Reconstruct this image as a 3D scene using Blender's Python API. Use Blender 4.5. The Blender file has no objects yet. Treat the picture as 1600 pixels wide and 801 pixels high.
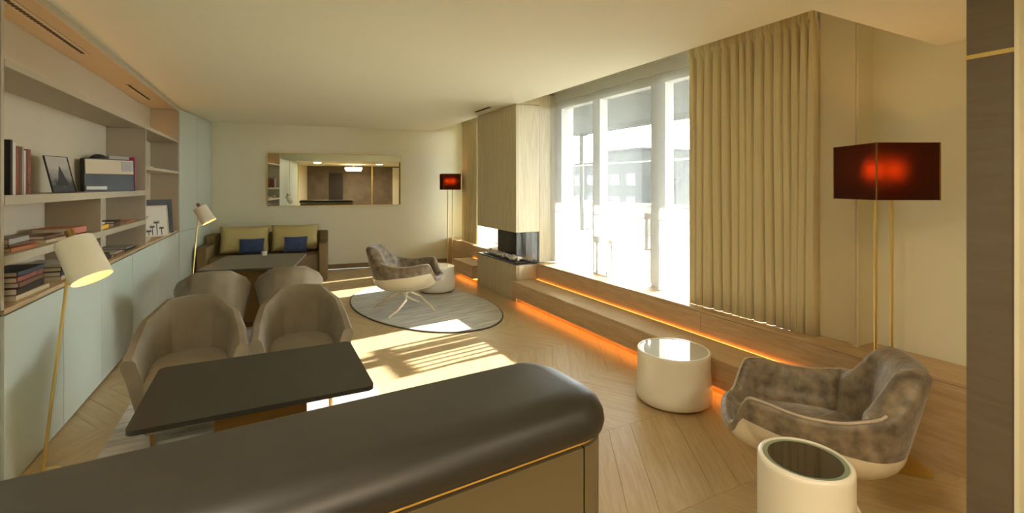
import bpy, bmesh, math, random
from mathutils import Vector, Matrix
random.seed(7)
R = math.radians
sc = bpy.context.scene
col = sc.collection

# ------------------------------------------------------------------ camera
YAW = math.atan(390 / 750)
cam = bpy.data.cameras.new('camera')
camo = bpy.data.objects.new('camera', cam)
col.objects.link(camo)
camo.location = (0, 0, 1.55)
camo.rotation_euler = (R(90), 0, -YAW)
cam.lens = 750 / 1600 * 36
cam.sensor_width = 36
cam.shift_y = -110.5 / 1600
cam.clip_start = 0.05
sc.camera = camo

# ------------------------------------------------------------------ world, sun, exposure
sc.view_settings.view_transform = 'Standard'
sc.view_settings.look = 'None'
sc.view_settings.gamma = 1
sc.view_settings.use_curve_mapping = False
sc.view_settings.exposure = 0.9
w = bpy.data.worlds.new('world'); sc.world = w; w.use_nodes = True
bg = w.node_tree.nodes['Background']
bg.inputs[0].default_value = (0.88, 0.97, 1.0, 1)
bg.inputs[1].default_value = 15.0

def light(name, kind, loc, energy, color, rot=(0, 0, 0), **kw):
    l = bpy.data.lights.new(name, kind); l.energy = energy; l.color = color
    for k, v in kw.items(): setattr(l, k, v)
    o = bpy.data.objects.new(name, l); o.location = loc; o.rotation_euler = rot
    col.objects.link(o); return o
sd = Vector((-1, -0.17, -0.37))
sun = light('sun', 'SUN', (9, 5, 6), 32, (1.0, 0.97, 0.88), angle=R(0.7))
sun.rotation_euler = sd.to_track_quat('-Z', 'Y').to_euler()
WARM = (1.0, 0.88, 0.70)
sc.cycles.diffuse_bounces = 8

# ------------------------------------------------------------------ materials
def nt(name):
    m = bpy.data.materials.new(name); m.use_nodes = True
    t = m.node_tree; return m, t, t.nodes['Principled BSDF']
def plain(name, c, rough=.5, metal=0, bump=0, bscale=60, var=0, vscale=3, coat=0, sheen=0, spec=None):
    m, t, b = nt(name)
    b.inputs['Base Color'].default_value = (*c, 1)
    b.inputs['Roughness'].default_value = rough
    b.inputs['Metallic'].default_value = metal
    if spec is not None: b.inputs['Specular IOR Level'].default_value = spec
    if coat: b.inputs['Coat Weight'].default_value = coat
    if sheen:
        b.inputs['Sheen Weight'].default_value = sheen
        b.inputs['Sheen Roughness'].default_value = .4
    tc = t.nodes.new('ShaderNodeTexCoord')
    if var:
        n = t.nodes.new('ShaderNodeTexNoise'); n.inputs['Scale'].default_value = vscale; n.inputs['Detail'].default_value = 4
        t.links.new(tc.outputs['Object'], n.inputs['Vector'])
        r = t.nodes.new('ShaderNodeValToRGB')
        r.color_ramp.elements[0].position = .3; r.color_ramp.elements[1].position = .7
        r.color_ramp.elements[0].color = (*[x * (1 - var) for x in c], 1)
        r.color_ramp.elements[1].color = (*[min(1, x * (1 + var)) for x in c], 1)
        t.links.new(n.outputs['Fac'], r.inputs['Fac']); t.links.new(r.outputs['Color'], b.inputs['Base Color'])
    if bump:
        n = t.nodes.new('ShaderNodeTexNoise'); n.inputs['Scale'].default_value = bscale; n.inputs['Detail'].default_value = 3
        t.links.new(tc.outputs['Object'], n.inputs['Vector'])
        bp = t.nodes.new('ShaderNodeBump'); bp.inputs['Strength'].default_value = bump; bp.inputs['Distance'].default_value = .01
        t.links.new(n.outputs['Fac'], bp.inputs['Height']); t.links.new(bp.outputs['Normal'], b.inputs['Normal'])
    return m
def wood(name, c1, c2, stretch=(1, 14, 14), rough=.45, tone=.12, scale=2.2):
    """grain runs along the object axis with the smallest stretch value"""
    m, t, b = nt(name)
    tc = t.nodes.new('ShaderNodeTexCoord'); mp = t.nodes.new('ShaderNodeMapping')
    mp.inputs['Scale'].default_value = stretch
    oi = t.nodes.new('ShaderNodeObjectInfo')
    sc_ = t.nodes.new('ShaderNodeMath'); sc_.operation = 'MULTIPLY'; sc_.inputs[1].default_value = 37
    t.links.new(oi.outputs['Random'], sc_.inputs[0])
    cb = t.nodes.new('ShaderNodeCombineXYZ')
    for i in range(3): t.links.new(sc_.outputs[0], cb.inputs[i])
    t.links.new(cb.outputs[0], mp.inputs['Location'])
    t.links.new(tc.outputs['Object'], mp.inputs['Vector'])
    n = t.nodes.new('ShaderNodeTexNoise'); n.inputs['Scale'].default_value = scale; n.inputs['Detail'].default_value = 6
    n.inputs['Distortion'].default_value = 1.2; n.inputs['Roughness'].default_value = .6
    t.links.new(mp.outputs[0], n.inputs['Vector'])
    r = t.nodes.new('ShaderNodeValToRGB')
    r.color_ramp.elements[0].position = .32; r.color_ramp.elements[1].position = .68
    r.color_ramp.elements[0].color = (*c1, 1); r.color_ramp.elements[1].color = (*c2, 1)
    t.links.new(n.outputs['Fac'], r.inputs['Fac'])
    hs = t.nodes.new('ShaderNodeHueSaturation')
    mr = t.nodes.new('ShaderNodeMapRange'); mr.inputs['To Min'].default_value = 1 - tone; mr.inputs['To Max'].default_value = 1 + tone
    t.links.new(oi.outputs['Random'], mr.inputs['Value']); t.links.new(mr.outputs[0], hs.inputs['Value'])
    t.links.new(r.outputs['Color'], hs.inputs['Color']); t.links.new(hs.outputs[0], b.inputs['Base Color'])
    b.inputs['Roughness'].default_value = rough
    bp = t.nodes.new('ShaderNodeBump'); bp.inputs['Strength'].default_value = .08
    t.links.new(n.outputs['Fac'], bp.inputs['Height']); t.links.new(bp.outputs['Normal'], b.inputs['Normal'])
    return m
def emit(name, c, s):
    m = bpy.data.materials.new(name); m.use_nodes = True; t = m.node_tree
    t.nodes.remove(t.nodes['Principled BSDF'])
    e = t.nodes.new('ShaderNodeEmission'); e.inputs[0].default_value = (*c, 1); e.inputs[1].default_value = s
    t.links.new(e.outputs[0], t.nodes['Material Output'].inputs[0]); return m
def glassy(name, tint=(1, 1, 1), gloss=.05):
    m = bpy.data.materials.new(name); m.use_nodes = True; t = m.node_tree
    t.nodes.remove(t.nodes['Principled BSDF'])
    tr = t.nodes.new('ShaderNodeBsdfTransparent'); tr.inputs[0].default_value = (*tint, 1)
    g = t.nodes.new('ShaderNodeBsdfGlossy'); g.inputs['Roughness'].default_value = .02
    mx = t.nodes.new('ShaderNodeMixShader')
    mx.inputs[0].default_value = gloss; t.links.new(tr.outputs[0], mx.inputs[1]); t.links.new(g.outputs[0], mx.inputs[2])
    t.links.new(mx.outputs[0], t.nodes['Material Output'].inputs[0]); return m
def sheer_mat(name, c, open_=.45, trans=.75):
    m = bpy.data.materials.new(name); m.use_nodes = True; t = m.node_tree
    t.nodes.remove(t.nodes['Principled BSDF'])
    tr = t.nodes.new('ShaderNodeBsdfTransparent')
    tl = t.nodes.new('ShaderNodeBsdfTranslucent'); tl.inputs[0].default_value = (*c, 1)
    df = t.nodes.new('ShaderNodeBsdfDiffuse'); df.inputs[0].default_value = (*c, 1)
    a = t.nodes.new('ShaderNodeMixShader'); a.inputs[0].default_value = trans
    t.links.new(df.outputs[0], a.inputs[1]); t.links.new(tl.outputs[0], a.inputs[2])
    mx = t.nodes.new('ShaderNodeMixShader'); mx.inputs[0].default_value = open_
    t.links.new(a.outputs[0], mx.inputs[1]); t.links.new(tr.outputs[0], mx.inputs[2])
    t.links.new(mx.outputs[0], t.nodes['Material Output'].inputs[0]); return m

M = {}
M['wall'] = plain('wall_paint', (.72, .695, .52), .7, bump=.05, bscale=90)
M['wall_right'] = M['wall']
M['ceil'] = plain('ceiling_paint', (.78, .775, .64), .8, bump=.03, bscale=40)
M['white'] = plain('white_lacquer', (.75, .71, .58), .3, coat=.3)
M['cab'] = plain('grey_green_lacquer', (.52, .58, .50), .38)
M['frame'] = plain('shelf_lacquer', (.44, .40, .29), .45)
M['shelfin'] = plain('shelf_taupe', (.42, .36, .255), .55)
M['brass'] = plain('brass', (.80, .60, .22), .3, 1)
M['brassd'] = plain('dark_brass', (.33, .2, .07), .4, .9)
M['black'] = plain('black_laminate', (.020, .018, .013), .42)
M['blackm'] = plain('black_metal', (.015, .014, .012), .4)
M['beige'] = plain('counter_lacquer', (.125, .10, .05), .45)
M['tan'] = plain('chair_fabric', (.22, .19, .13), .85, bump=.15, bscale=250, var=.1, vscale=8, sheen=.1)
M['velvet'] = plain('crushed_velvet', (.175, .135, .082), .5, bump=.3, bscale=45, var=.5, vscale=16, sheen=.5)
M['shell'] = plain('ivory_shell', (.72, .64, .46), .3, coat=.3)
M['piping'] = plain('velvet_piping', (.42, .35, .26), .6, sheen=.5)
M['curtain'] = plain('curtain_linen', (.66, .57, .34), .85, bump=.12, bscale=300, sheen=.15)
M['panel'] = plain('panel_linen', (.62, .54, .35), .85, bump=.1, bscale=300)
M['sheer'] = sheer_mat('sheer_voile', (.46, .46, .42), .66)
M['floor'] = wood('oak_plank', (.42, .305, .155), (.54, .41, .225), (1.2, 16, 16), .36, .035)
M['oak'] = wood('oak_board', (.43, .295, .15), (.56, .41, .23), (14, 1.2, 14), .42, .06)
M['oakv'] = wood('oak_panel_vertical', (.47, .395, .25), (.60, .53, .36), (12, 12, .7), .45, .05)
M['column'] = wood('taupe_veneer', (.12, .092, .06), (.142, .112, .074), (1.2, 1.2, 12), .5, .04)
M['sofa'] = plain('sofa_olive', (.19, .135, .055), .7, bump=.1, bscale=200)
M['yellow'] = plain('cushion_yellow', (.50, .43, .18), .85, bump=.1, bscale=200)
M['blue'] = plain('blue_velvet', (.022, .045, .13), .7, sheen=.4, var=.3, vscale=14)
M['slate'] = plain('slate_top', (.085, .078, .06), .35)
M['glass'] = glassy('pane_glass')
M['glassd'] = plain('smoked_glass', (.02, .016, .012), .06, coat=1)
M['glassw'] = plain('white_backed_glass', (.55, .56, .50), .05, coat=1)
M['led'] = emit('orange_led', (1, .30, .045), 3.6)
M['shade'] = None
M['mirror'] = plain('mirror_silver', (.82, .84, .78), .01, 1)
M['lampwhite'] = plain('lamp_ivory', (.74, .70, .56), .4)
M['winframe'] = plain('window_frame_paint', (.46, .45, .39), .5)
M['dark'] = plain('vent_dark', (.03, .025, .02), .7)
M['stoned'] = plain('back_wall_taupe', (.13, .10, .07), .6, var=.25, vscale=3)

def rugmat(name, c1, c2, axis_scale):
    m, t, b = nt(name)
    tc = t.nodes.new('ShaderNodeTexCoord'); mp = t.nodes.new('ShaderNodeMapping'); mp.inputs['Scale'].default_value = axis_scale
    t.links.new(tc.outputs['Object'], mp.inputs['Vector'])
    n = t.nodes.new('ShaderNodeTexNoise'); n.inputs['Scale'].default_value = 2.4; n.inputs['Detail'].default_value = 5
    t.links.new(mp.outputs[0], n.inputs['Vector'])
    r = t.nodes.new('ShaderNodeValToRGB'); r.color_ramp.elements[0].position = .4; r.color_ramp.elements[1].position = .6
    r.color_ramp.elements[0].color = (*c1, 1); r.color_ramp.elements[1].color = (*c2, 1)
    t.links.new(n.outputs['Fac'], r.inputs['Fac']); t.links.new(r.outputs['Color'], b.inputs['Base Color'])
    b.inputs['Roughness'].default_value = .55
    b.inputs['Sheen Weight'].default_value = .4
    return m
M['rug'] = rugmat('silver_rug', (.24, .24, .19), (.46, .45, .37), (1, 9, 1))
M['rug2'] = rugmat('pale_rug', (.30, .28, .24), (.52, .50, .44), (1.3, 9, 1))
M['rugedge'] = plain('rug_edge', (.07, .06, .045), .8)

# ------------------------------------------------------------------ mesh helper
class MB:
    def __init__(s): s.bm = bmesh.new()
    def box(s, x0, x1, y0, y1, z0, z1, bev=0, seg=2):
        r = bmesh.ops.create_cube(s.bm, size=1)
        vs = r['verts']
        for v in vs:
            v.co = Vector(((x0 + x1) / 2 + v.co.x * (x1 - x0), (y0 + y1) / 2 + v.co.y * (y1 - y0), (z0 + z1) / 2 + v.co.z * (z1 - z0)))
        if bev:
            es = list({e for v in vs for e in v.link_edges})
            bmesh.ops.bevel(s.bm, geom=es, offset=bev, segments=seg, affect='EDGES', profile=.5)
        return s
    def tube(s, a, b, r0, r1=None, n=16, cap=True):
        a, b = Vector(a), Vector(b); d = b - a; r1 = r0 if r1 is None else r1
        q = d.to_track_quat('Z', 'Y').to_matrix()
        ra = [s.bm.verts.new(a + q @ Vector((math.cos(t) * r0, math.sin(t) * r0, 0))) for t in [2 * math.pi * i / n for i in range(n)]]
        rb = [s.bm.verts.new(b + q @ Vector((math.cos(t) * r1, math.sin(t) * r1, 0))) for t in [2 * math.pi * i / n for i in range(n)]]
        for i in range(n): s.bm.faces.new((ra[i], ra[(i + 1) % n], rb[(i + 1) % n], rb[i]))
        if cap: s.bm.faces.new(ra[::-1]); s.bm.faces.new(rb)
        return s
    def path(s, pts, r, n=10):
        for i in range(len(pts) - 1): s.tube(pts[i], pts[i + 1], r if not isinstance(r, list) else r[i], r if not isinstance(r, list) else r[i + 1], n)
        return s
    def rings(s, rings, cap0=True, cap1=True, closed=True):
        vr = [[s.bm.verts.new(p) for p in rg] for rg in rings]
        n = len(vr[0])
        for a, b in zip(vr, vr[1:]):
            for i in range(n if closed else n - 1):
                j = (i + 1) % n; s.bm.faces.new((a[i], a[j], b[j], b[i]))
        if cap0: s.bm.faces.new(vr[0][::-1])
        if cap1: s.bm.faces.new(vr[-1])
        return s
    def lathe(s, prof, n=48, cap0=True, cap1=True, c=(0, 0), sx=1, sy=1):
        return s.rings([[(c[0] + r * sx * math.cos(2 * math.pi * i / n), c[1] + r * sy * math.sin(2 * math.pi * i / n), z) for i in range(n)] for r, z in prof], cap0, cap1)
    def prism(s, pts, z0, z1):
        return s.rings([[(x, y, z0) for x, y in pts], [(x, y, z1) for x, y in pts]])
    def grid(s, P):
        v = [[s.bm.verts.new(p) for p in row] for row in P]
        for a, b in zip(v, v[1:]):
            for i in range(len(a) - 1): s.bm.faces.new((a[i], a[i + 1], b[i + 1], b[i]))
        return s
    def xf(s, mat): bmesh.ops.transform(s.bm, matrix=mat, verts=s.bm.verts); return s
    def build(s, name, mat, parent=None, smooth=False, loc=None, rz=0, subsurf=0, solid=0, angle=35):
        bmesh.ops.recalc_face_normals(s.bm, faces=s.bm.faces)
        me = bpy.data.meshes.new(name)
        if smooth:
            for f in s.bm.faces: f.smooth = True
            for e in s.bm.edges:
                if len(e.link_faces) == 2 and e.calc_face_angle(0) > R(angle): e.smooth = False
        s.bm.to_mesh(me); s.bm.free()
        me.materials.append(mat)
        o = bpy.data.objects.new(name, me); col.objects.link(o)
        if parent: o.parent = parent
        if loc: o.location = loc
        if rz: o.rotation_euler = (0, 0, rz)
        if solid:
            md = o.modifiers.new('s', 'SOLIDIFY'); md.thickness = solid; md.offset = 0
        if subsurf:
            md = o.modifiers.new('s', 'SUBSURF'); md.levels = subsurf; md.render_levels = subsurf
        return o
def B(*a, **k): return MB().box(*a, **k)
def tag(o, label, cat, group=None):
    o['label'] = label; o['category'] = cat
    if group: o['group'] = group
    return o
def root(name, loc, label, cat, rz=0, group=None):
    o = bpy.data.objects.new(name, None); col.objects.link(o)
    o.location = loc; o.rotation_euler = (0, 0, rz); o.empty_display_size = .1
    return tag(o, label, cat, group)
def struct(o): o['kind'] = 'structure'; return o
def copy_tree(o, parent=None):
    c = o.copy(); col.objects.link(c)
    if parent: c.parent = parent
    for ch in list(o.children): copy_tree(ch, c)
    return c
CZ = 2.65
# ================================================================== STRUCTURE
fl = struct(B(-3.2, 8.5, -3.4, 11.5, -.30, -.02).build('floor', plain('subfloor', (.25, .17, .08), .8)))
# chevron oak planks
W_, PW, ANG = .76, .18, R(32)
sl = W_ * math.tan(ANG)
def plank_mb(sgn):
    g = .0007
    L = W_ / math.cos(ANG)
    pts = [(-PW / 2 + g - sl * sgn / 2, -W_ / 2 + g), (PW / 2 - g - sl * sgn / 2, -W_ / 2 + g), (PW / 2 - g + sl * sgn / 2, W_ / 2 - g), (-PW / 2 + g + sl * sgn / 2, W_ / 2 - g)]
    ca, sa = math.cos(math.pi / 2 - ANG * sgn), math.sin(math.pi / 2 - ANG * sgn)
    # local frame: x along the plank
    q = [(x * ca + y * sa, -x * sa + y * ca) for x, y in pts]
    m = MB(); m.rings([[(x, y, -.02) for x, y in q], [(x, y, -.0015) for x, y in q], [(x * .9995, y * .995, 0) for x, y in q]])
    return m
protos = {}
for sgn in (1, -1):
    o = plank_mb(sgn).build('plank', M['floor'], fl); o.rotation_euler = (0, 0, math.pi / 2 - ANG * sgn); protos[sgn] = o
used = {1: False, -1: False}
spots = []
for k in range(-1, 13):
    sgn = 1 if k % 2 else -1
    yc = .9 + W_ * (k + .5)
    for j in range(-9, 32):
        xc = -.9 + PW * j
        if xc < -1.55 or xc > 3.7: continue
        if yc > 9.55 - .126 * xc: continue
        spots.append((xc, yc, sgn))
def sz(s):
    d = s[0] * .4613 + s[1] * .8872; u = (s[0] * .8872 - s[1] * .4613) / max(d, .1)
    if d < .4 or abs(u) > 1.25 or s[0] > 3.15 or s[0] < -1.35: return -1
    if d * 511 < 750 * 1.55 * .80: return -1
    return 1 / d
spots.sort(key=sz, reverse=True)
for i, (x, y, s) in enumerate(spots[:300]):
    if not used[s]: o = protos[s]; used[s] = True
    else: o = protos[s].copy(); col.objects.link(o)
    o.location = (x, y, random.uniform(-.0006, .0004))
rest = MB()
for (x, y, s) in spots[300:]:
    pts = [(-PW / 2 + .001 - sl * s / 2, -W_ / 2 + .001), (PW / 2 - .001 - sl * s / 2, -W_ / 2 + .001), (PW / 2 - .001 + sl * s / 2, W_ / 2 - .001), (-PW / 2 + .001 + sl * s / 2, W_ / 2 - .001)]
    rest.rings([[(x + a, y + b, -.02) for a, b in pts], [(x + a, y + b, -.0004) for a, b in pts]])
for yy in range(5):
    for j in range(29):
        y0 = -3.3 + yy * .75; x0 = -1.5 + .18 * j
        rest.box(x0 + .001, x0 + .179, y0 + .001, min(y0 + .749, .13), -.02, -.0004)
ro = rest.build('far_planks', M['floor'], fl); ro['kind'] = 'stuff'

cl = MB(); cl.box(-1.9, 3.06, 1.38, 10.2, CZ, CZ + .1); struct(cl.build('ceiling', M['ceil']))
struct(B(-1.9, 3.75, -3.2, 1.39, 2.40, 2.90).build('ceiling_2', M['ceil']))
struct(B(3.06, 3.9, 1.38, 9.5, 2.84, 2.9).build('ceiling_3', M['ceil']))
struct(B(3.02, 3.06, 1.38, 9.4, CZ + .1, 2.84).build('trim_1', M['ceil']))
# walls
struct(B(3.64, 3.9, -3.2, 1.80, 0, 2.84).build('wall_right', M['wall_right']))
struct(B(3.64, 3.9, 1.80, 2.2, .44, 2.84).build('wall_window_5', M['wall']))
struct(B(3.447, 3.64, 1.742, 1.80, .5, 2.84).build('wall_return', M['wall']))
struct(B(3.437, 3.447, 1.732, 1.76, .5, 2.84).build('trim_2', M['white']))
wb = B(-1.35, 3.2, 0, .15, 0, 2.9)
fw = struct(B(-1.3, 5.2, 0, .15, 0, 2.9).build('wall_far', M['wall'], loc=(0, 9.635, 0), rz=math.atan(-.126)))
struct(B(-.5, 4.0, -.018, -.001, 0, .085, bev=.004).build('baseboard_far', wood('oak_skirting', (.20, .13, .06), (.27, .19, .09), (1, 12, 12)), fw))
struct(B(-2.0, -1.51, -3.2, 10.2, 0, 2.7).build('wall_left', M['wall']))
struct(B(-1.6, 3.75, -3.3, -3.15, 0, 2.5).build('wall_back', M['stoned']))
# window wall
struct(B(3.64, 3.9, 6.95, 7.35, .5, 2.84).build('wall_window', M['wall']))
struct(B(3.64, 3.9, 5.62, 6.95, .5, 2.84).build('wall_window_2', M['wall']))
struct(B(3.64, 3.9, 8.9, 9.6, .5, 2.84).build('wall_window_3', M['wall']))
struct(B(3.6, 3.9, 1.8, 8.9, 2.70, 2.84).build('trim_3', M['winframe']))
struct(B(3.64, 3.9, 1.80, 9.3, 0, .44).build('wall_window_4', M['wall']))

def window(name, ys, y0, y1):
    r = B(3.62, 3.74, y0, y1, .44, .50).build(name, M['winframe']); struct(r)
    B(3.62, 3.74, y0, y1, 2.60, 2.70).build('window_frame', M['winframe'], r)
    for (a, b) in ys: B(3.62, 3.74, a, b, .50, 2.60, bev=.004).build('mullion', M['winframe'], r)
    ed = [q for ab in ys for q in ab][1:-1]
    for a, b in zip(ed[::2], ed[1::2]):
        B(3.675, 3.687, a, b, .50, 2.60).build('pane', M['glass'], r)
    return r
window('window_1', [(2.20, 2.28), (3.60, 3.80), (4.66, 4.80), (5.50, 5.62)], 2.2, 5.62)
window('window_2', [(7.35, 7.45), (8.80, 8.90)], 7.35, 8.9)

# ================================================================== LEDGE, BENCH
lg = root('window_ledge', (3.3, 3.5, 0), 'long oak ledge running under the curtains behind the bench', 'ledge')
pan = []
for i, (a, b) in enumerate(((-3.4, -2.02), (-2.02, -.62), (-.62, .8), (.8, 2.1))):
    B(0, .02, a + .001, b - .001, .0, .475, bev=.002).build('front_panel', M['oak'], lg)
B(0.0, .33, -3.4, 2.12, .477, .50, bev=.003).build('top_board', M['oak'], lg)
lg2 = root('window_ledge', (3.3, 8.05, 0), 'short far piece of oak ledge behind the fireplace', 'ledge')
B(0, .02, -1.04, 1.15, 0, .475).build('front_panel', M['oak'], lg2)
B(0, .33, -1.04, 1.13, .477, .50, bev=.003).build('top_board', M['oak'], lg2)

def bench(y0, y1, label):
    b = root('bench', (2.93, (y0 + y1) / 2, 0), label, 'bench')
    h = (y1 - y0) / 2
    nseg = max(1, round(h * 2 / 1.3)); st = 2 * h / nseg
    for i in range(nseg):
        B(0, .345, -h + st * i + .001, -h + st * (i + 1) - .001, .265, .29, bev=.003).build('seat_board', M['oak'], b)
        B(0.0, .022, -h + st * i + .001, -h + st * (i + 1) - .001, .085, .264, bev=.002).build('front_board', M['oak'], b)
    B(.10, .12, -h, h, 0, .264).build('toe_kick', M['oak'], b)
    B(.12, .35, -h + .02, h - .02, .02, .264).build('core', M['oak'], b)
    B(.0, .10, -h, -h + .022, .085, .264).build('end_board', M['oak'], b)
    B(.055, .10, -h + .02, h - .02, .060, .075).build('led_strip', M['led'], b)
    B(.352, .366, -h + .02, h - .02, .270, .284).build('led_strip', M['led'], b)
    return b
bench(1.95, 5.64, 'long low oak bench with orange light strips beside the fireplace')
bench(6.98, 7.85, 'short far oak bench piece beyond the fireplace')

# ================================================================== FIREPLACE
fp = root('fireplace', (3.18, 6.3, 0), 'floor-to-ceiling oak-clad corner fireplace with glazed opening', 'fireplace')
fy0, fy1 = -.65, .65
for a, b in ((-.65, -.22), (-.22, .21), (.21, .65)):
    B(-.18, -.155, a + .001, b - .001, 0, .485, bev=.002).build('base_panel', M['oakv'], fp)
    B(-.18, -.155, a + .001, b - .001, .925, 2.645, bev=.002).build('front_panel', M['oakv'], fp)
B(-.153, .18, -.65, -.628, 0.29, .485, bev=.002).build('side_panel', M['oakv'], fp)
B(-.153, .18, -.65, -.628, .925, 2.645, bev=.002).build('side_panel', M['oakv'], fp)
B(.182, .46, -.65, -.628, .50, 2.80, bev=.002).build('side_panel', M['oakv'], fp)
B(-.152, .18, .628, .65, .925, 2.645).build('side_panel', M['oakv'], fp)
B(-.152, .18, .628, .65, 0, .485).build('side_panel', M['oakv'], fp)
B(-.11, .18, -.65, .65, 2.65, 2.82).build('side_panel', M['oakv'], fp)
B(-.155, .18, -.628, .628, .925, .94).build('firebox_ceiling', M['dark'], fp)
B(-.178, .18, -.648, .648, .486, .502, bev=.002).build('hearth_plate', M['blackm'], fp)
B(.165, .18, -.56, .625, .502, .925).build('firebox_back', M['dark'], fp)
B(.150, .18, -.65, -.60, .502, .925).build('black_post', M['blackm'], fp)
B(-.176, -.170, -.648, .60, .502, .925).build('glass_pane', M['glass'], fp)
B(-.170, .150, -.648, -.642, .502, .925).build('glass_pane', M['glass'], fp)
B(-.12, .12, -.56, .56, .502, .515).build('burner', M['blackm'], fp)
pm = MB(); bmesh.ops.create_icosphere(pm.bm, subdivisions=2, radius=.034)
for v in pm.bm.verts: v.co *= random.uniform(.82, 1.15)
p0 = pm.build('pebble', plain('pebble_white', (.68, .65, .58), .7), smooth=True)
for i in range(26):
    o = p0 if i == 0 else p0.copy()
    if i: col.objects.link(o)
    row = i % 2
    o.location = (3.18 - .09 + row * .07 + random.uniform(-.02, .02), 6.3 - .53 + i * .042, .542 + random.uniform(-.002, .012))
    o.scale = (random.uniform(.8, 1.3), random.uniform(.7, 1.1), random.uniform(.6, .95)); o.rotation_euler = (0, 0, random.uniform(0, 3))
    tag(o, 'pale rounded pebble in the row on the fireplace burner', 'pebble', 'pebbles on the fireplace burner')

# ================================================================== CURTAINS
def pleats(y0, y1, x, z0, z1, nf, amp, name, label, mat=M['curtain'], header=True, seed=1, solid=.004):
    rnd = random.Random(seed)
    cu = [0]
    for i in range(nf): cu.append(cu[-1] + rnd.uniform(.55, 1.5))
    tot = cu[-1]; cu = [c / tot for c in cu]
    am = [rnd.uniform(.65, 1.15) for _ in range(nf)]
    dr = [rnd.uniform(-.35, .35) / nf for _ in range(nf + 1)]
    NU = nf * 12; rows = []
    zs = [0, .01, .03, .045, .06, .09, .14, .22, .35, .5, .65, .8, .9, 1.0]
    L = y0 - y1
    for tz in zs:
        row = []
        for i in range(NU + 1):
            k = min(i // 12, nf - 1); f = (i - k * 12) / 12
            a, b = cu[k], cu[k + 1]
            sw = math.sin(tz * 3.3 + k) * .10 / nf
            a2 = a + (dr[k] * tz if 0 < k else 0) + (sw if k else 0); b2 = b + (dr[k + 1] * tz if k + 1 < nf else 0) + (sw if k + 1 < nf else 0)
            uu = a2 + (b2 - a2) * f
            ph = 2 * math.pi * f
            A = amp * am[k] * (.42 + .58 * min(1, tz * 5))
            off = A * (math.cos(ph) * .5 + .5) ** 1.0 - A * .15 * math.cos(3 * ph)
            yy = y0 - L * uu + math.sin(ph) * .30 * L / nf * min(1, tz * 4) * .6
            if header and tz < .06:
                off = off * (.7 if tz < .03 else .35) + .010 * math.sin(ph * 3 + k)
            row.append((off, yy, z1 - tz * (z1 - z0)))
        rows.append(row)
    r = root(name, (x, (y0 + y1) / 2, z0), label, 'curtain')
    rows = [[(px, py - (y0 + y1) / 2, pz - z0) for px, py, pz in row] for row in rows]
    MB().grid(rows).build('drape', mat, r, smooth=True, solid=solid, angle=80)
    MB().box(.0, .06, -L / 2, L / 2, z1 - z0, z1 - z0 + .02).build('curtain_rail', M['winframe'], r)
    return r
pleats(3.10, 1.97, 3.385, .502, 2.815, 15, .095, 'curtain', 'long heavy beige pleated curtain beside the window, gathered at ceiling', seed=5)
pleats(8.60, 7.90, 3.385, .502, 2.815, 8, .06, 'curtain', 'far beige pleated curtain behind the fireplace', seed=9)
fpn = tag(MB().box(3.425, 3.437, 1.74, 1.965, .515, 2.815, bev=.004).build('curtain', M['panel']), 'flat stretched cream end panel right of the pleated curtain', 'curtain')
def sheer(y0, y1, x, label, seed):
    rnd = random.Random(seed); rows = []
    N = 150
    for tz in [i / 8 for i in range(9)]:
        rows.append([(.006 * math.sin(i * .55 + .6 * math.sin(i * .13 + seed)) + .003 * math.sin(i * 1.7), (y0 - y1) * (.5 - i / N), (2.27) * (1 - tz)) for i in range(N + 1)])
    o = MB().grid(rows).build('sheer_curtain', M['sheer'], smooth=True, loc=(x, (y0 + y1) / 2, .515), angle=170)
    return tag(o, label, 'curtain')
sheer(5.60, 3.0, 3.50, 'translucent white sheer curtain across the big window', 1)
sheer(8.85, 7.02, 3.50, 'white sheer curtain strip seen beyond the fireplace', 4)

# ================================================================== COLUMN RIGHT
cm = root('column', (2.47, .70, 0), 'brown wood veneer column with thin brass band at right edge', 'column')
B(-.13, .13, -.02, .11, 0, 2.02).build('lower_panel', M['column'], cm)
B(-.13, .13, -.02, .11, 2.036, 2.399).build('upper_panel', M['column'], cm)
B(-.133, .133, -.022, .113, 2.02, 2.036).build('brass_band', M['brass'], cm)
B(-.136, .136, -.034, -.0205, 0, 2.399).build('edge_strip', M['wall'], cm)

# ================================================================== BOOKCASE (local frame: x into room, y along)
BA = -math.atan(.085 / 4.6)
def bloc(xl, yl, z=0):
    c, s = math.cos(BA), math.sin(BA); return (-1.145 + xl * c - yl * s, 3.3 + xl * s + yl * c, z)
bc = root('bookcase', bloc(0, 2.3, .9), 'large built-in open bookcase with taupe niches along left wall', 'bookcase', BA)
y0b, yd, yu, ye = -2.3, -.80, .66, 2.60   # relative to root
FR = M['frame']; SI = M['shelfin']
def bb(x0, x1, ya, yb, z0, z1, name, mat, bev=.002): return B(x0, x1, ya, yb, z0 - .9, z1 - .9, bev=bev).build(name, mat, bc)
bb(-.34, -.325, y0b, ye, .93, 2.62, 'back_panel', plain('shelf_back_taupe', (.55, .49, .36), .6))
bb(-.325, 0, y0b - .03, y0b, .93, 2.62, 'side_panel', FR)
bb(-.325, 0, ye, ye + .03, .93, 2.62, 'side_panel', SI)
bb(-.325, 0, y0b, ye, .905, .93, 'bottom_shelf', M['oak'])
bb(-.325, 0, yu - .015, yu + .015, .93, 2.15, 'upright', SI)
bb(-.005, .004, yu - .016, yu + .016, .93, 2.15, 'edge_strip', FR)
bb(-.325, 0, yd - .015, yd + .015, .93, 1.45, 'divider', SI)
bb(-.005, .004, yd - .016, yd + .016, .93, 1.45, 'edge_strip', FR)
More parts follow.
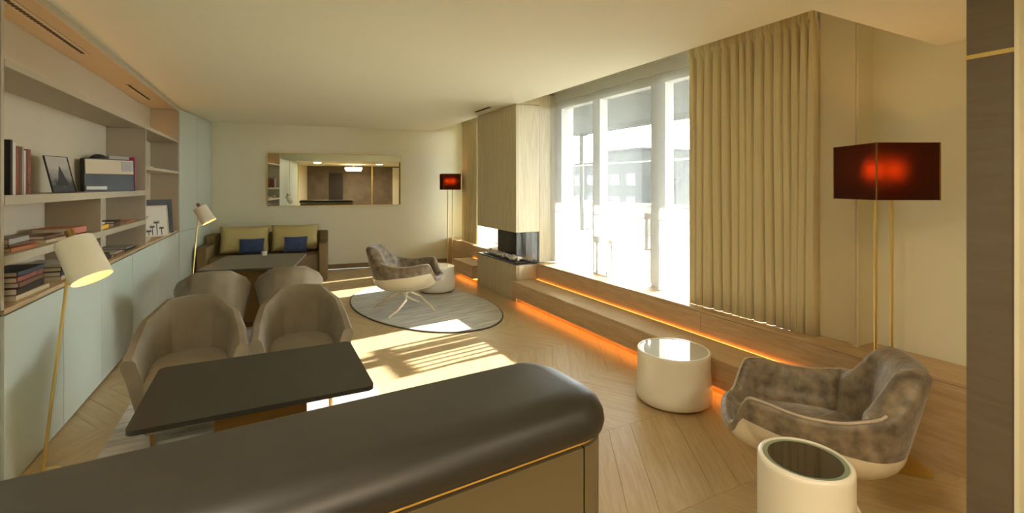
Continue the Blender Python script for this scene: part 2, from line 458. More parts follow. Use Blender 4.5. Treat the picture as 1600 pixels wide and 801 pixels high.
for a, b, z0, z1 in ((y0b, ye, 2.15, 2.185), (y0b, yu, 1.452, 1.50), (y0b, yu, 1.150, 1.195), (yu, ye, 1.72, 1.75)):
    bb(-.325, -.004, a, b, z0, z1, 'shelf', SI)
    bb(-.004, .004, a, b, z0 - .001, z1 + .001, 'edge_strip', FR)
bb(-.325, 0, y0b, ye, 2.62, 2.649, 'top_panel', SI)
bb(-.012, .005, y0b - .03, ye + .03, 2.60, 2.649, 'edge_strip', FR)
for a, b in ((-2.2, -.55), (.75, 1.75)):
    r_ = bb(-.20, -.13, a, b, 2.612, 2.622, 'vent_grille', FR)
    sv = MB(); n = int((b - a) / .05)
    for i in range(n): sv.box(-.178, -.152, a + .02 + i * (b - a - .04) / n, a + .02 + (i + .55) * (b - a - .04) / n, 2.608 - .9, 2.6125 - .9)
    sv.build('vent_slot', M['dark'], r_)['kind'] = 'stuff'
bb(-.31, -.29, y0b + .05, ye - .05, 2.19, 2.20, 'led_strip', emit('warm_led', (1, .50, .16), 5))
bb(-.32, -.30, yu + .05, ye - .05, .935, .945, 'led_strip', emit('warm_led_2', (1, .50, .16), 3))

# lower cabinets
edges = [0, .76, 1.52, 2.44, 3.65, 4.95]
labs = ['grey-green low cabinet nearest the bar counter', 'grey-green low cabinet behind the near reading lamp', 'second low grey-green cabinet beyond the near reading lamp', 'low grey-green cabinet beside the tan chairs', 'far low grey-green cabinet under the framed picture']
for i in range(5):
    a, b = edges[i], edges[i + 1]; c = (a + b) / 2; h = (b - a) / 2
    r = root('base_cabinet', bloc(0, c), labs[i], 'cabinet', BA)
    B(-.33, -.02, -h, h, .05, .895).build('body', M['cab'], r)
    B(-.28, -.05, -h, h, 0, .05).build('plinth', M['oak'], r)
    B(-.018, 0, -h + .0025, h - .0025, .012, .895, bev=.002).build('door', M['cab'], r)
r = root('tall_cabinet', bloc(0, -.75), 'tall plain grey-green cabinet at far left edge', 'cabinet', BA)
B(-.33, -.02, -.70, .70, 0, 2.385).build('body', M['cab'], r)
B(-.018, 0, -.70, -.01, .012, 2.385, bev=.002).build('door', M['cab'], r)
B(-.018, 0, -.005, .70, .012, 2.385, bev=.002).build('door', M['cab'], r)
r = root('tall_cabinet', bloc(0, -2.2), 'tall grey-green cabinet behind the camera seen in mirror', 'cabinet', BA)
B(-.28, 0, -.72, .72, 0, 2.385).build('body', M['cab'], r)
B(-.01, .02, -.745, -.722, 0, 2.385).build('brass_trim', M['brass'], r)
# angled far tall cabinets
P0, P1 = Vector((-1.05, 8.26)), Vector((-.775, 9.70)); dv = P1 - P0; LA = dv.length; AA = math.atan2(dv.y, dv.x) - math.pi / 2
for i, lb in enumerate(('tall grey cabinet beside the far end of the bookcase', 'tall grey cabinet in the far left corner by the sofa')):
    c = P0 + dv * (.27 + .5 * i if i == 0 else .77)
    c = P0 + dv * (.25 + .5 * i)
    r = root('tall_cabinet', (c.x, c.y, 0), lb, 'cabinet', AA)
    h = LA / 4
    B(-.35, -.02, -h, h, 0, 2.645).build('body', M['cab'], r)
    B(-.018, 0, -h + .003, h - .003, .012, .885, bev=.002).build('lower_door', M['cab'], r)
    B(-.018, 0, -h + .003, h - .003, .892, 2.640, bev=.002).build('upper_door', M['cab'], r)

# ---------------- books & frames
def book(name, loc, dims, cover, label, group, rz=0, lying=False, tilt=0, pages=True):
    """dims: thickness, height, depth (spine faces +x)"""
    t, h, d = dims
    r = root(name, loc, label, 'book', BA + rz, group)
    m = MB(); m.box(-d, 0, -t / 2, -t / 2 + .003, 0, h); m.box(-d, 0, t / 2 - .003, t / 2, 0, h); m.box(-.004, 0, -t / 2, t / 2, 0, h)
    p = MB().box(-d + .006, -.005, -t / 2 + .0032, t / 2 - .0032, .004, h - .004)
    if lying:
        mt = Matrix.Translation((0, 0, t / 2)) @ Matrix.Rotation(R(90), 4, 'X') @ Matrix.Translation((0, 0, 0)) @ Matrix.Translation((0, 0, -h / 2)) @ Matrix.Rotation(0, 4, 'X')
        mt = Matrix.Translation((0, 0, t / 2)) @ Matrix.Rotation(R(90), 4, 'X') @ Matrix.Translation((0, 0, -h / 2))
        m.xf(mt); p.xf(mt)
    if tilt:
        m.xf(Matrix.Rotation(tilt, 4, 'X')); p.xf(Matrix.Rotation(tilt, 4, 'X'))
    m.build('cover', cover, r); p.build('pages', M['paper'], r)
    return r
M['paper'] = plain('paper', (.62, .55, .42), .8)
def cc(n, c, v=0): return plain(n, c, .5, var=v, vscale=25)
K = dict(white=cc('cover_white', (.62, .60, .54)), red=cc('cover_red', (.22, .05, .03)), black=cc('cover_black', (.02, .018, .016)), grey=cc('cover_grey', (.32, .31, .28)),
         brown=cc('cover_brown', (.16, .08, .045)), patt=cc('cover_red_pattern', (.22, .07, .055), .7), magenta=cc('cover_magenta', (.35, .01, .09)), yellow=cc('cover_yellow', (.75, .45, .03)),
         orange=cc('cover_orange', (.45, .16, .06)), pink=cc('cover_pink', (.5, .17, .11)), blue=cc('cover_navy', (.05, .055, .08)), cream=cc('cover_cream', (.55, .45, .28)))
Zm = 1.50
seq = [('black', .025, .315, 'black book'), ('white', .035, .30, 'white-spined book'), ('red', .035, .285, 'dark red book'), ('brown', .03, .275, 'brown book'), ('grey', .022, .285, 'thin grey book'),
       ('white', .022, .265, 'thin white book'), ('red', .022, .27, 'slim red book'), ('patt', .035, .275, 'red patterned book')]
yl = .20
for c, t, h, lb in seq:
    book('book', bloc(-.05, yl + t / 2, Zm), (t, h * .94, .22), K[c], lb + ' standing in the row at bookcase left end', 'upright books at the left end of the middle shelf'); yl += t + .002
# fix clash labels in the upright row
names_up = ['first black book against the left bookcase panel', 'wide white-spined upright book beside the black book', 'dark red upright book right of the wide white one', 'brown upright book in middle of upright row',
            'thin grey upright book right of the brown one', 'thin white upright book among the red spines', 'slim red upright book left of the patterned one', 'red patterned book, rightmost of the upright row']
k = 0
for o in col.objects:
    if o.get('group') == 'upright books at the left end of the middle shelf': o['label'] = names_up[k]; k += 1

def frame(name, loc, wd, ht, label, mat_f, art, rz, lean, bw=.02, cat='picture'):
    r = root(name, loc, label, cat, rz)
    m = MB(); m.box(-wd / 2, wd / 2, -.012, 0, 0, bw); m.box(-wd / 2, wd / 2, -.012, 0, ht - bw, ht); m.box(-wd / 2, -wd / 2 + bw, -.012, 0, bw, ht - bw); m.box(wd / 2 - bw, wd / 2, -.012, 0, bw, ht - bw)
    m.box(-wd / 2 + .002, wd / 2 - .002, -.003, 0, .002, ht - .002)
    tm = Matrix.Rotation(-lean, 4, 'X')
    m.xf(tm).build('frame', mat_f, r)
    B(-wd / 2 + bw, wd / 2 - bw, -.006, -.003, bw, ht - bw).xf(tm).build('picture_sheet', art, r)
    return r, tm
# photo card: grey gradient image with dark peak
def artgrad(name, c0, c1):
    m, t, b = nt(name)
    tc = t.nodes.new('ShaderNodeTexCoord'); g = t.nodes.new('ShaderNodeSeparateXYZ'); t.links.new(tc.outputs['Generated'], g.inputs[0])
    n = t.nodes.new('ShaderNodeTexNoise'); n.inputs['Scale'].default_value = 6
    t.links.new(tc.outputs['Generated'], n.inputs['Vector'])
    mm = t.nodes.new('ShaderNodeMath'); mm.operation = 'MULTIPLY_ADD'; mm.inputs[1].default_value = .5; t.links.new(n.outputs['Fac'], mm.inputs[0]); t.links.new(g.outputs['Z'], mm.inputs[2])
    r = t.nodes.new('ShaderNodeValToRGB'); r.color_ramp.elements[0].position = .45; r.color_ramp.elements[1].position = .95
    r.color_ramp.elements[0].color = (*c0, 1); r.color_ramp.elements[1].color = (*c1, 1)
    t.links.new(mm.outputs[0], r.inputs[0]); t.links.new(r.outputs[0], b.inputs['Base Color']); b.inputs['Roughness'].default_value = .35
    return m
# angle: pictures face the room (+x) turned towards camera
r1, tm = frame('photo_card', bloc(-.16, 1.30, Zm), .20, .27, 'grey photo card of a dark peak leaning on middle shelf', K['black'], artgrad('art_peak', (.03, .03, .028), (.42, .40, .35)), R(68), R(14), .003)
MB().prism([(-.04, 0), (.055, 0), (.01, .15)], 0, .001).xf(tm @ Matrix.Translation((0, -.0065, .05)) @ Matrix.Rotation(R(90), 4, 'X')).build('printed_peak', K['black'], r1)
# radio-like clock / big black book group at x 150-205
r2, tm = frame('book', bloc(-.11, 2.20, Zm), .40, .29, 'black and cream large book facing out on middle shelf', K['black'], K['black'], R(42), R(3), .004, 'book')
B(-.19, .19, -.010, -.006, .155, .282).xf(tm).build('cream_label', K['cream'], r2)
B(-.185, -.03, -.010, -.006, .016, .045).xf(tm).build('white_label', K['white'], r2)
B(.09, .185, -.0115, -.0095, .18, .27).xf(tm).build('grey_stamp', K['grey'], r2)
B(-.20, .20, .0, .045, 0, .29).xf(tm).build('page_block', K['black'], r2)
book('book', bloc(-.04, 2.66, Zm), (.035, .275, .2), K['white'], 'white-spined book left of the magenta one', 'upright books by the shelf upright')
book('book', bloc(-.04, 2.70, Zm), (.025, .275, .2), K['blue'], 'slim navy book between white and magenta spines', 'upright books by the shelf upright')
book('book', bloc(-.05, 2.78, Zm), (.06, .335, .22), K['magenta'], 'tall magenta book at right end of middle shelf', 'upright books by the shelf upright')
tag(MB().box(-.02, 0, -.14, .09, 0, .335, bev=.003).build('book', K['grey'], loc=bloc(-.12, 2.60, Zm), rz=BA + R(-28)), 'wide grey book behind the magenta one', 'book')
hd = root('dome_ornament', bloc(-.235, 2.36, Zm), 'black dome-shaped ornament rising behind the large black and cream book', 'ornament', BA)
MB().lathe([(.065, 0), (.075, .02), (.08, .20), (.075, .25), (.06, .315), (.035, .335), (.01, .34)], 32).build('dome', K['black'], hd, smooth=True)
MB().lathe([(.081, .195), (.083, .205), (.081, .215)], 32, cap0=False, cap1=False).build('band', K['grey'], hd, smooth=True)

def pile(y, z, items, group, x=-.04):
    zz = z
    for (c, t, h, d, dy, dx, lb) in items:
        book('book', bloc(x + dx, y + dy, zz), (t, h, d), K[c], lb, group, lying=True, rz=random.uniform(-.06, .06)); zz += t + .001
G = 'books lying on the lower left shelf'
pile(.35, 1.195, [('orange', .02, .30, .24, 0, 0, 'orange-edged flat book at bottom left of the upper niche'), ('brown', .018, .29, .22, .02, -.02, 'brown flat book, middle of the left niche pile'), ('grey', .03, .26, .22, -.02, -.02, 'grey flat book on top of the left niche pile')], G)
pile(.78, 1.195, [('cream', .022, .30, .24, 0, 0, 'cream-edged flat book in middle of left niche'), ('brown', .02, .28, .22, .02, -.02, 'dark flat book on the cream-edged one')], G)
pile(1.17, 1.195, [('brown', .015, .26, .22, 0, 0, 'brown flat book under the pink one'), ('pink', .045, .26, .21, .0, 0, 'thick pink flat book near the lamp head')], G)
G2 = 'stacked books in the bottom left niche'
pile(.42, .93, [('cream', .026, .40, .27, 0, 0.01, 'cream book, bottom of the stack in lower left niche'), ('black', .035, .36, .25, 0, 0, 'thick black book, second in the lower left stack'), ('brown', .03, .34, .25, .01, 0, 'brown book, third in the lower left stack'),
                 ('patt', .028, .34, .25, -.01, 0, 'patterned brown book, fourth in the lower left stack'), ('blue', .026, .33, .24, .01, 0, 'navy and white book on top of lower left stack')], G2)
pile(1.00, .93, [('cream', .026, .30, .24, 0, .0, 'cream flat book right of the lower left stack'), ('blue', .03, .30, .23, 0, 0, 'navy flat book right of the lower left stack'), ('black', .028, .28, .23, 0, 0, 'black flat book topping the right-hand lower stack'), ('white', .02, .27, .22, 0, 0, 'white-edged flat book on top of the right-hand lower stack')], G2)
G3 = 'books in the narrow middle niche'
pile(1.75, 1.195, [('yellow', .032, .28, .22, 0, 0, 'bright yellow flat book in middle niche'), ('white', .022, .24, .2, -.05, -.02, 'white flat book on the yellow one'), ], G3)
pile(2.12, 1.195, [('brown', .025, .26, .22, 0, 0, 'brown flat book right of the yellow one'), ('black', .02, .22, .2, 0, 0, 'small black book on the brown one')], G3)
pile(2.55, 1.195, [('orange', .02, .26, .2, 0, 0, 'orange flat book at right end of middle niche')], G3)
G4 = 'books and magazines lying on the long bottom shelf'
pile(1.78, .93, [('black', .03, .30, .24, 0, 0, 'black flat book at left of long bottom shelf'), ('black', .025, .26, .2, 0, 0, 'smaller black book on the black flat book')], G4)
pile(2.15, .93, [('brown', .02, .30, .24, 0, 0, 'brown magazine on the bottom shelf'), ('white', .012, .24, .2, 0, 0, 'pale magazine on the brown one')], G4)
pile(2.55, .93, [('black', .02, .32, .24, 0, 0, 'dark magazine at middle of bottom shelf'), ('grey', .015, .26, .22, 0, 0, 'grey magazine on the dark one')], G4)
pile(3.25, .93, [('cream', .02, .34, .24, 0, 0, 'cream magazine left of the framed tree picture'), ('cream', .02, .30, .22, 0, 0, 'upper cream magazine left of the framed tree picture')], G4)
pile(3.35, 1.75, [('cream', .02, .40, .2, 0, 0, 'cream book alone on the small upper shelf')], 'small shelf books')
# framed picture of palm trees
r3, tm = frame('framed_picture', bloc(-.20, 4.28, .93), .52, .44, 'black framed picture standing at the far end of shelf', K['black'], K['black'], R(35), R(6), .05)
r4, tm = frame('picture', bloc(-.12, 3.84, .93), .40, .38, 'pale picture of dark palm trees before the black frame', K['cream'], plain('art_pale', (.60, .56, .45), .5), R(35), R(8), .012)
pt = MB()
for (x, h, s) in ((-.06, .24, .05), (.07, .17, .04), (-.11, .12, .03), (.02, .12, .035), (.12, .10, .03), (-.02, .07, .04)):
    pt.box(x - .004, x + .004, -.0085, -.0062, .02, h)
    for a in range(7):
        th = R(-20 + a * 37); pt.rings([[(x, -.0085, h - .008), (x, -.0062, h - .008), (x, -.0062, h + .008), (x, -.0085, h + .008)], [(x + s * math.cos(th), -.0085, h + s * .7 * math.sin(th)), (x + s * math.cos(th), -.0062, h + s * .7 * math.sin(th)), (x + s * math.cos(th), -.0062, h + .004 + s * .7 * math.sin(th)), (x + s * math.cos(th), -.0085, h + .004 + s * .7 * math.sin(th))]])
pt.xf(tm).build('printed_trees', K['black'], r4)

# ================================================================== COUNTER
def rr(x0, x1, y0, y1, r, n=8):
    out = []
    for cx, cy, a0 in ((x1 - r, y1 - r, 0), (x0 + r, y1 - r, 90), (x0 + r, y0 + r, 180), (x1 - r, y0 + r, 270)):
        for i in range(n + 1):
            a = R(a0 + 90 * i / n); out.append((cx + r * math.cos(a), cy + r * math.sin(a)))
    return out
ct = root('bar_counter', (.765, 1.065, 0), 'foreground bar counter with thick rounded black top and beige body', 'counter', R(4))
X0, X1, Y0, Y1 = -1.80, 0, -.165, .165
rings = []
for ins, z in ((.02, .957), (.004, .965), (0, .98), (.003, 1.0), (.015, 1.022), (.035, 1.039), (.06, 1.047), (.085, 1.05)):
    rings.append([(x, y, z) for x, y in rr(X0 + ins, X1 - ins, Y0 + ins, Y1 - ins * .35, max(.12 - ins, .02), 10)])
MB().rings(rings).build('counter_top', M['black'], ct, smooth=True, angle=50)
MB().prism(rr(X0 + .02, X1 - .02, Y0 + .02, Y1 - .02, .095, 10), .95, .957).build('brass_trim', M['brass'], ct)
a_ = rr(X0 + .02, X1 - .02, Y0 + .02, Y1 - .02, .095, 10)
MB().prism(rr(X0 + .03, X1 - .03, Y0 + .03, Y1 - .03, .085, 10), 0.0, .95).build('carcass', M['brassd'], ct)
xs = X1 - .115
m = MB(); o_ = [(x, y) for x, y in rr(xs - .3, X1 - .018, Y0 + .018, Y1 - .018, .097, 10) if x > xs + .002]
i_ = [(x, y) for x, y in rr(xs - .3, X1 - .030, Y0 + .030, Y1 - .030, .085, 10) if x > xs - .2]
B(X0 + .1, xs - .003, Y0 + .014, Y0 + .03, .02, .945, bev=.002).build('front_panel', M['beige'], ct)
B(X0 + .1, xs - .003, Y1 - .03, Y1 - .014, .02, .945, bev=.002).build('rear_panel', M['beige'], ct)
cp = rr(xs - .3, X1 - .016, Y0 + .016, Y1 - .016, .099, 12)
pts = [p for p in cp if p[0] > xs]
pts.sort(key=lambda p: math.atan2(p[1] - (Y0 + Y1) / 2, p[0] - (xs)))
pts = [(xs + .002, Y0 + .016)] + pts + [(xs + .002, Y1 - .016)]
MB().prism(pts, .02, .945).build('end_panel', M['beige'], ct, smooth=True, angle=50)

# ================================================================== FLOOR TABLE near
tb = root('table', (.0, 2.33, 0), 'black rectangular cafe table behind the bar counter', 'table')
MB().prism(rr(-.41, .41, -.32, .32, .03, 5), .712, .73).build('table_top', M['black'], tb)
B(-.17, .17, -.10, .10, .10, .711, bev=.004).build('pedestal', M['brassd'], tb)
B(-.26, .26, -.19, .19, .012, .03, bev=.004).build('base_plate', M['brass'], tb)
# far table
t2 = root('table', (-.05, 6.30, 0), 'low dark grey table in front of the sofa', 'table', math.atan(-.20))
B(-.46, .46, -.55, .55, .655, .68, bev=.004).build('table_top', M['slate'], t2)
B(-.15, .15, -.2, .2, .03, .654, bev=.004).build('pedestal', M['brassd'], t2)
B(-.25, .25, -.3, .3, .0, .03, bev=.004).build('base_plate', M['brassd'], t2)
cd = MB().lathe([(.03, 0), (.034, .01), (.034, .045), (.03, .05)], 20).build('candle_holder', M['white'], loc=(.02, 6.75, .681), smooth=True)
tag(cd, 'tiny white candle holder on the low dark grey table', 'candle')

# ================================================================== TUB CHAIRS
def tub_chair(label):
    """local: faces -y"""
    r = root('tub_chair', (0, 0, 0), label, 'chair', group=None)
    # plan outline (open at front) from front-left going round the back to front-right
    base = [(-.30, -.30), (-.30, -.02), (-.27, .16), (-.15, .30), (0, .33), (.15, .30), (.27, .16), (.30, -.02), (.30, -.30)]
    hgt = [.57, .60, .68, .77, .78, .77, .68, .60, .57]
    def dens(a, n=4):
        out = []
        for p, q in zip(a, a[1:]):
            for i in range(n):
                t = i / n; out.append(tuple(p[k] + (q[k] - p[k]) * t for k in range(len(p))) if isinstance(p, tuple) else p + (q - p) * t)
        out.append(a[-1]); return out
    bs, hs = dens(base, 3), dens(hgt, 3)
    secs = []
    for (x, y), h in zip(bs, hs):
        l = math.hypot(x, y + .05); nx, ny = x / l, (y + .05) / l
        if abs(abs(x) - .30) < .001: nx, ny = (1 if x > 0 else -1), 0
        def at(o, z, sc=1): return (x * sc + nx * o, y * sc + ny * o, z)
        secs.append([at(-.045, .14, .80), at(0, .12, .80), at(.0, .28, .91), at(.012, .46, 1.0), at(.035, h - .05, 1), at(.034, h - .018, 1), at(.018, h, 1), at(-.018, h, 1), at(-.036, h - .018, 1), at(-.045, h - .05, 1), at(-.075, .44, 1), at(-.085, .30, .98)])
    m = MB(); m.rings(secs)
    m.build('shell', M['tan'], r, smooth=True, angle=40)
    m = MB(); ss = []
    for z, k in ((.28, .95), (.30, 1), (.415, 1), (.438, .97), (.445, .9)):
        ss.append([(x * k, y * k - .02, z) for x, y in [(-.225, -.28), (-.225, -.02), (-.20, .13), (-.12, .225), (0, .24), (.12, .225), (.20, .13), (.225, -.02), (.225, -.28), (0, -.29)]])
    m.rings(ss).build('seat_cushion', M['tan'], r, smooth=True, angle=50)
    MB().rings([[(x * .8 * k, y * .8 * k, z) for x, y in [(-.3, -.3), (-.3, 0), (-.27, .16), (-.15, .3), (.15, .3), (.27, .16), (.3, 0), (.3, -.3)]] for z, k in ((.10, .93), (.13, 1), (.29, 1.12))]).build('seat_base', M['tan'], r, smooth=True, angle=50)
    for sx in (-1, 1):
        for y in (-.19, .19): MB().tube((sx * .19, y, 0), (sx * .19, y, .11), .014, .018, 12).build('leg', M['brassd'], r)
    return r
c1 = tub_chair('tan tub chair at the black table, nearest the low cabinets')
c1.scale = (.93, 1, 1); c1.location = (-.405, 3.66, 0); c1.rotation_euler = (0, 0, R(4))
for (x, y, rz, lb) in ((.25, 3.72, R(-2), 'tan tub chair at the black table, beside the sunlit floor'), (-.41, 5.33, R(183), 'tan tub chair seen from behind, left of the far pair'), (.245, 5.30, R(177), 'tan tub chair seen from behind, right of the far pair')):
    o = copy_tree(c1); o.location = (x, y, 0); o.rotation_euler = (0, 0, rz); o['label'] = lb

# ================================================================== SHELL ARMCHAIRS
def shell_chair(label, RL=1.0):
    """local: faces +x"""
    r = root('lounge_chair', (0, 0, 0), label, 'armchair')
    N = 72
    def sst(a, b, x): t = max(0, min(1, (x - a) / (b - a))); return t * t * (3 - 2 * t)
    def rim(phi):
        p = abs(((phi + math.pi) % (2 * math.pi)) - math.pi)  # 0 front .. pi back
        d = math.degrees(p)
        z = .44 + (.61 - .44) * sst(30, 52, d) + (.80 - .61) * sst(118, 152, d) - .03 * (sst(60, 90, d) - sst(90, 118, d))
        return z
    def plan(phi, k=1.0, lean=0):
        c, s = math.cos(phi), math.sin(phi); e = 2 / 2.7
        x = abs(c) ** e * (1 if c > 0 else -1) * (.46 if c > 0 else .42); y = abs(s) ** e * (1 if s > 0 else -1) * .385
        return x * k - lean, y * k
    ph = [2 * math.pi * i / N for i in range(N)]
    SEAM = .45
    def seam(p):
        d = math.degrees(abs(((p + math.pi) % (2 * math.pi)) - math.pi))
        return min(.50 - .07 * sst(45, 125, d), rim(p) - .045)
    def outer(p, t):   # t 0 seam .. 1 bottom
        z0 = seam(p); z = z0 + (.235 - z0) * t ** 1.0
        k = (1 - (.25 * t + .60 * t ** 2.2))
        x, y = plan(p, .985 * k); return (x + .03 * (1 - t) - .06 * t, y, z0 + (.235 - z0) * (1 - (1 - t) ** 1.35))
    m = MB(); m.rings([[outer(p, t) for p in ph] for t in (0, .1, .2, .32, .45, .58, .7, .8, .9, 1)], cap0=False)
    m.build('shell', M['shell'], r, smooth=True, angle=80)
    def lean(p, f): # back leans backwards
        d = math.degrees(abs(((p + math.pi) % (2 * math.pi)) - math.pi)); return .09 * sst(110, 160, d) * f
    rr_ = []
    def thick(p): d = math.degrees(abs(((p + math.pi) % (2 * math.pi)) - math.pi)); return .045 + .095 * sst(112, 124, d)
    prof = []
    for f in (0, .25, .5, .75, .92):
        prof.append([(lambda zz, L, xy: (xy[0] + .03 - L * 0, xy[1], zz))(seam(p) + (rim(p) - seam(p)) * f, 0, plan(p, .99 + .02 * math.sin(f * 2), lean(p, f))) for p in ph])
    def ip(p, th, z, f):
        x, y = plan(p, 1, lean(p, f)); l = math.hypot(x, y) or 1; return (x - x / l * th + .03, y - y / l * th, z)
    prof.append([ip(p, thick(p) * .12, rim(p) - .004, .98) for p in ph])
    prof.append([ip(p, thick(p) * .45, rim(p) + .008, 1) for p in ph])
    prof.append([ip(p, thick(p) * .85, rim(p) - .006, 1) for p in ph])
    SZ = .405
    def zin(p, f): return SZ + (rim(p) - SZ) * f
    for f in (.85, .6, .35, .12): prof.append([ip(p, thick(p) + .03 * (1 - f), zin(p, f) , f) for p in ph])
    prof.append([ip(p, thick(p) + .07, SZ + .0, 0) for p in ph])
    prof.append([(x * .55 + .02, y * .55, SZ + .025) for x, y in [plan(p) for p in ph]])
    prof.append([(x * .2 + .02, y * .2, SZ + .03) for x, y in [plan(p) for p in ph]])
    m = MB(); m.rings(prof, cap0=False).build('velvet_cover', M['velvet'], r, smooth=True, angle=80)
    pp = [ip(p, thick(p) * .25, rim(p) + .004, 1) for p in ph if math.degrees(abs(((p + math.pi) % (2 * math.pi)) - math.pi)) < 125]
    for sgn in (1, -1):
        q = [ip(R(a) * sgn, thick(R(a)) * .2, rim(R(a)) + .003, 1) for a in range(28, 128, 4)]
        MB().path(q, .007, 8).build('piping', M['piping'], r, smooth=True)
    # base: hub, stem and four bent blades
    MB().lathe([(.06, .215), (.05, .235), (.12, .245)], 24).build('hub', M['shell'], r, smooth=True)
    for k in range(4):
        a = R(-68 + 90 * k); b = a - R(38)
        p = [(.07 * math.cos(a), .07 * math.sin(a), .225), (.20 * RL * math.cos(a - .1), .20 * RL * math.sin(a - .1), .165), (.33 * RL * math.cos(b + .2), .33 * RL * math.sin(b + .2), .07), (.43 * RL * math.cos(b), .43 * RL * math.sin(b), .012)]
        MB().path(p, [.016, .015, .013, .011], 10).build('leg', M['shell'], r, smooth=True)
    return r
s1 = shell_chair('velvet lounge chair in front of the large floor lamp', .5)
s1.location = (2.38, 1.38, 0); s1.rotation_euler = (0, 0, R(128)); s1.scale = (.86, .88, .95)
s2 = shell_chair('velvet lounge chair standing on the oval silver rug'); s2.location = (1.56, 5.88, 0.012); s2.rotation_euler = (0, 0, R(-26)); s2.scale = (.95, .92, 1.0)

# ================================================================== STOOLS
def drum(label, loc, r0=.245, r1=.262, h=.37, cat='stool', name='drum_stool'):
    r = root(name, loc, label, cat)
    MB().lathe([(r0 - .012, .0), (r0 - .012, .02)], 48).build('plinth', M['brassd'], r, smooth=True)
    prof = [(r1 - .012, .02), (r1, .03), (r1 + .002, .08), (r1 - .004, h * .45), (r1 - .010, h * .7), (r0 + .008, h - .03), (r0 + .010, h - .008), (r0 + .004, h), (r0 - .006, h), (r0 - .008, h - .006)]
    MB().lathe(prof, 64, cap0=True, cap1=False).build('body', M['white'], r, smooth=True, angle=50)
    MB().lathe([(r0 - .008, h - .02), (r0 - .008, h - .004)], 48).build('glass_top', M['glassw'], r, smooth=True)
    return r
drum('white glossy drum stool in front of the bench', (2.645, 2.55, 0))
drum('white drum stool standing behind the lounge chair on the rug', (2.27, 6.75, .012))
bn = root('side_table', (1.77, 1.07, 0), 'tall white cylinder side table with dark round glass top', 'table')
MB().lathe([(.145, 0), (.155, .004), (.156, .02), (.156, .53), (.155, .543), (.15, .55), (.142, .552), (.138, .549), (.138, .53)], 72, cap1=False).build('body', M['white'], bn, smooth=True, angle=50)
MB().lathe([(.122, .530), (.138, .530), (.138, .546), (.124, .546)], 72).build('glass_rim', plain('green_glass_edge', (.22, .30, .22), .08, coat=1), bn, smooth=True)
MB().lathe([(.121, .530), (.121, .5475)], 72).build('glass_top', M['glassd'], bn, smooth=True)

# ================================================================== RUGS
def oval(cx, cy, a, b, rz, mat, label, th=.012):
    r = root('rug', (cx, cy, 0), label, 'rug', rz)
    MB().lathe([(1, 0), (1.0, th * .8), (.985, th * .8)], 96, sx=a, sy=b).build('rug_binding', M['rugedge'], r)
    MB().lathe([(.985, .001), (.985, th), (.975, th + .001)], 96, sx=a, sy=b).build('pile', mat, r)
    return r
oval(1.85, 6.10, .82, 1.40, R(10), M['rug'], 'oval silver striped rug under the far lounge chair')
r = root('rug', (-.03, 4.2, 0), 'pale striped rectangular rug under the tub chairs', 'rug')
MB().prism(rr(-.80, .80, -2.1, 1.62, .03, 3), 0, .010).build('pile', M['rug2'], r)
c1.location.z = .010
for o in col.objects:
    if o.name.startswith('tub_chair'): o.location.z = .0105
tb.location.z = 0.0; 

# ================================================================== BIG SQUARE LAMPS
def shade_material():
    m = bpy.data.materials.new('dark_red_shade'); m.use_nodes = True; t = m.node_tree
    t.nodes.remove(t.nodes['Principled BSDF'])
    rf = t.nodes.new('ShaderNodeBsdfRefraction'); rf.inputs[0].default_value = (.98, .30, .10, 1); rf.inputs['IOR'].default_value = 1.25; rf.inputs['Roughness'].default_value = .95
    tl = t.nodes.new('ShaderNodeBsdfTranslucent'); tl.inputs[0].default_value = (.60, .15, .04, 1)
    df = t.nodes.new('ShaderNodeBsdfDiffuse'); df.inputs[0].default_value = (.045, .022, .013, 1)
    a = t.nodes.new('ShaderNodeMixShader'); a.inputs[0].default_value = .88
    t.links.new(tl.outputs[0], a.inputs[1]); t.links.new(rf.outputs[0], a.inputs[2])
    mx = t.nodes.new('ShaderNodeMixShader'); mx.inputs[0].default_value = .22
    t.links.new(df.outputs[0], mx.inputs[1]); t.links.new(a.outputs[0], mx.inputs[2])
    t.links.new(mx.outputs[0], t.nodes['Material Output'].inputs[0]); return m
M['shade'] = shade_material()
def square_lamp(label, loc, rz, power):
    r = root('floor_lamp', loc, label, 'lamp', rz)
    h = .165; z0, z1 = 1.475, 1.775
    for (x0, x1, y0, y1) in ((-h, h, -h, -h + .003), (-h, h, h - .003, h), (-h, -h + .003, -h + .003, h - .003), (h - .003, h, -h + .003, h - .003)):
        B(x0, x1, y0, y1, z0, z1).build('shade_panel', M['shade'], r)
    for sx in (-1, 1):
        for sy in (-1, 1): B(sx * h - .003, sx * h + .003, sy * h - .003, sy * h + .003, z0 - .001, z1 + .001).build('corner_seam', M['brassd'], r)
    for s in (-1, 1): MB().tube((s * .045, 0, .03), (s * .045, 0, 1.60), .0085, n=14).build('pole', M['brass'], r, smooth=True)
    B(-.06, .06, -.012, .012, 1.585, 1.61).build('lamp_bridge', M['brass'], r)
    MB().prism([(-.02, -.055), (.17, -.12), (.20, .13), (-.07, .10)], 0, .032).build('base_plate', M['brass'], r)
    for sx in (-1, 1):
        b_ = MB(); bmesh.ops.create_uvsphere(b_.bm, u_segments=16, v_segments=10, radius=.028)
        for v in b_.bm.verts: v.co += Vector((sx * .055, 0, 1.635))
        b_.build('bulb', M['redbulb'], r, smooth=True)
    return r
M['redbulb'] = emit('floor_lamp_bulb', (1, .50, .20), 45)
square_lamp('brass floor lamp with dark red square shade by right wall', (3.055, 1.41, 0), -YAW, 110)
square_lamp('distant floor lamp with red square shade beside far curtain', (3.16, 8.62, 0), R(-8), 110)

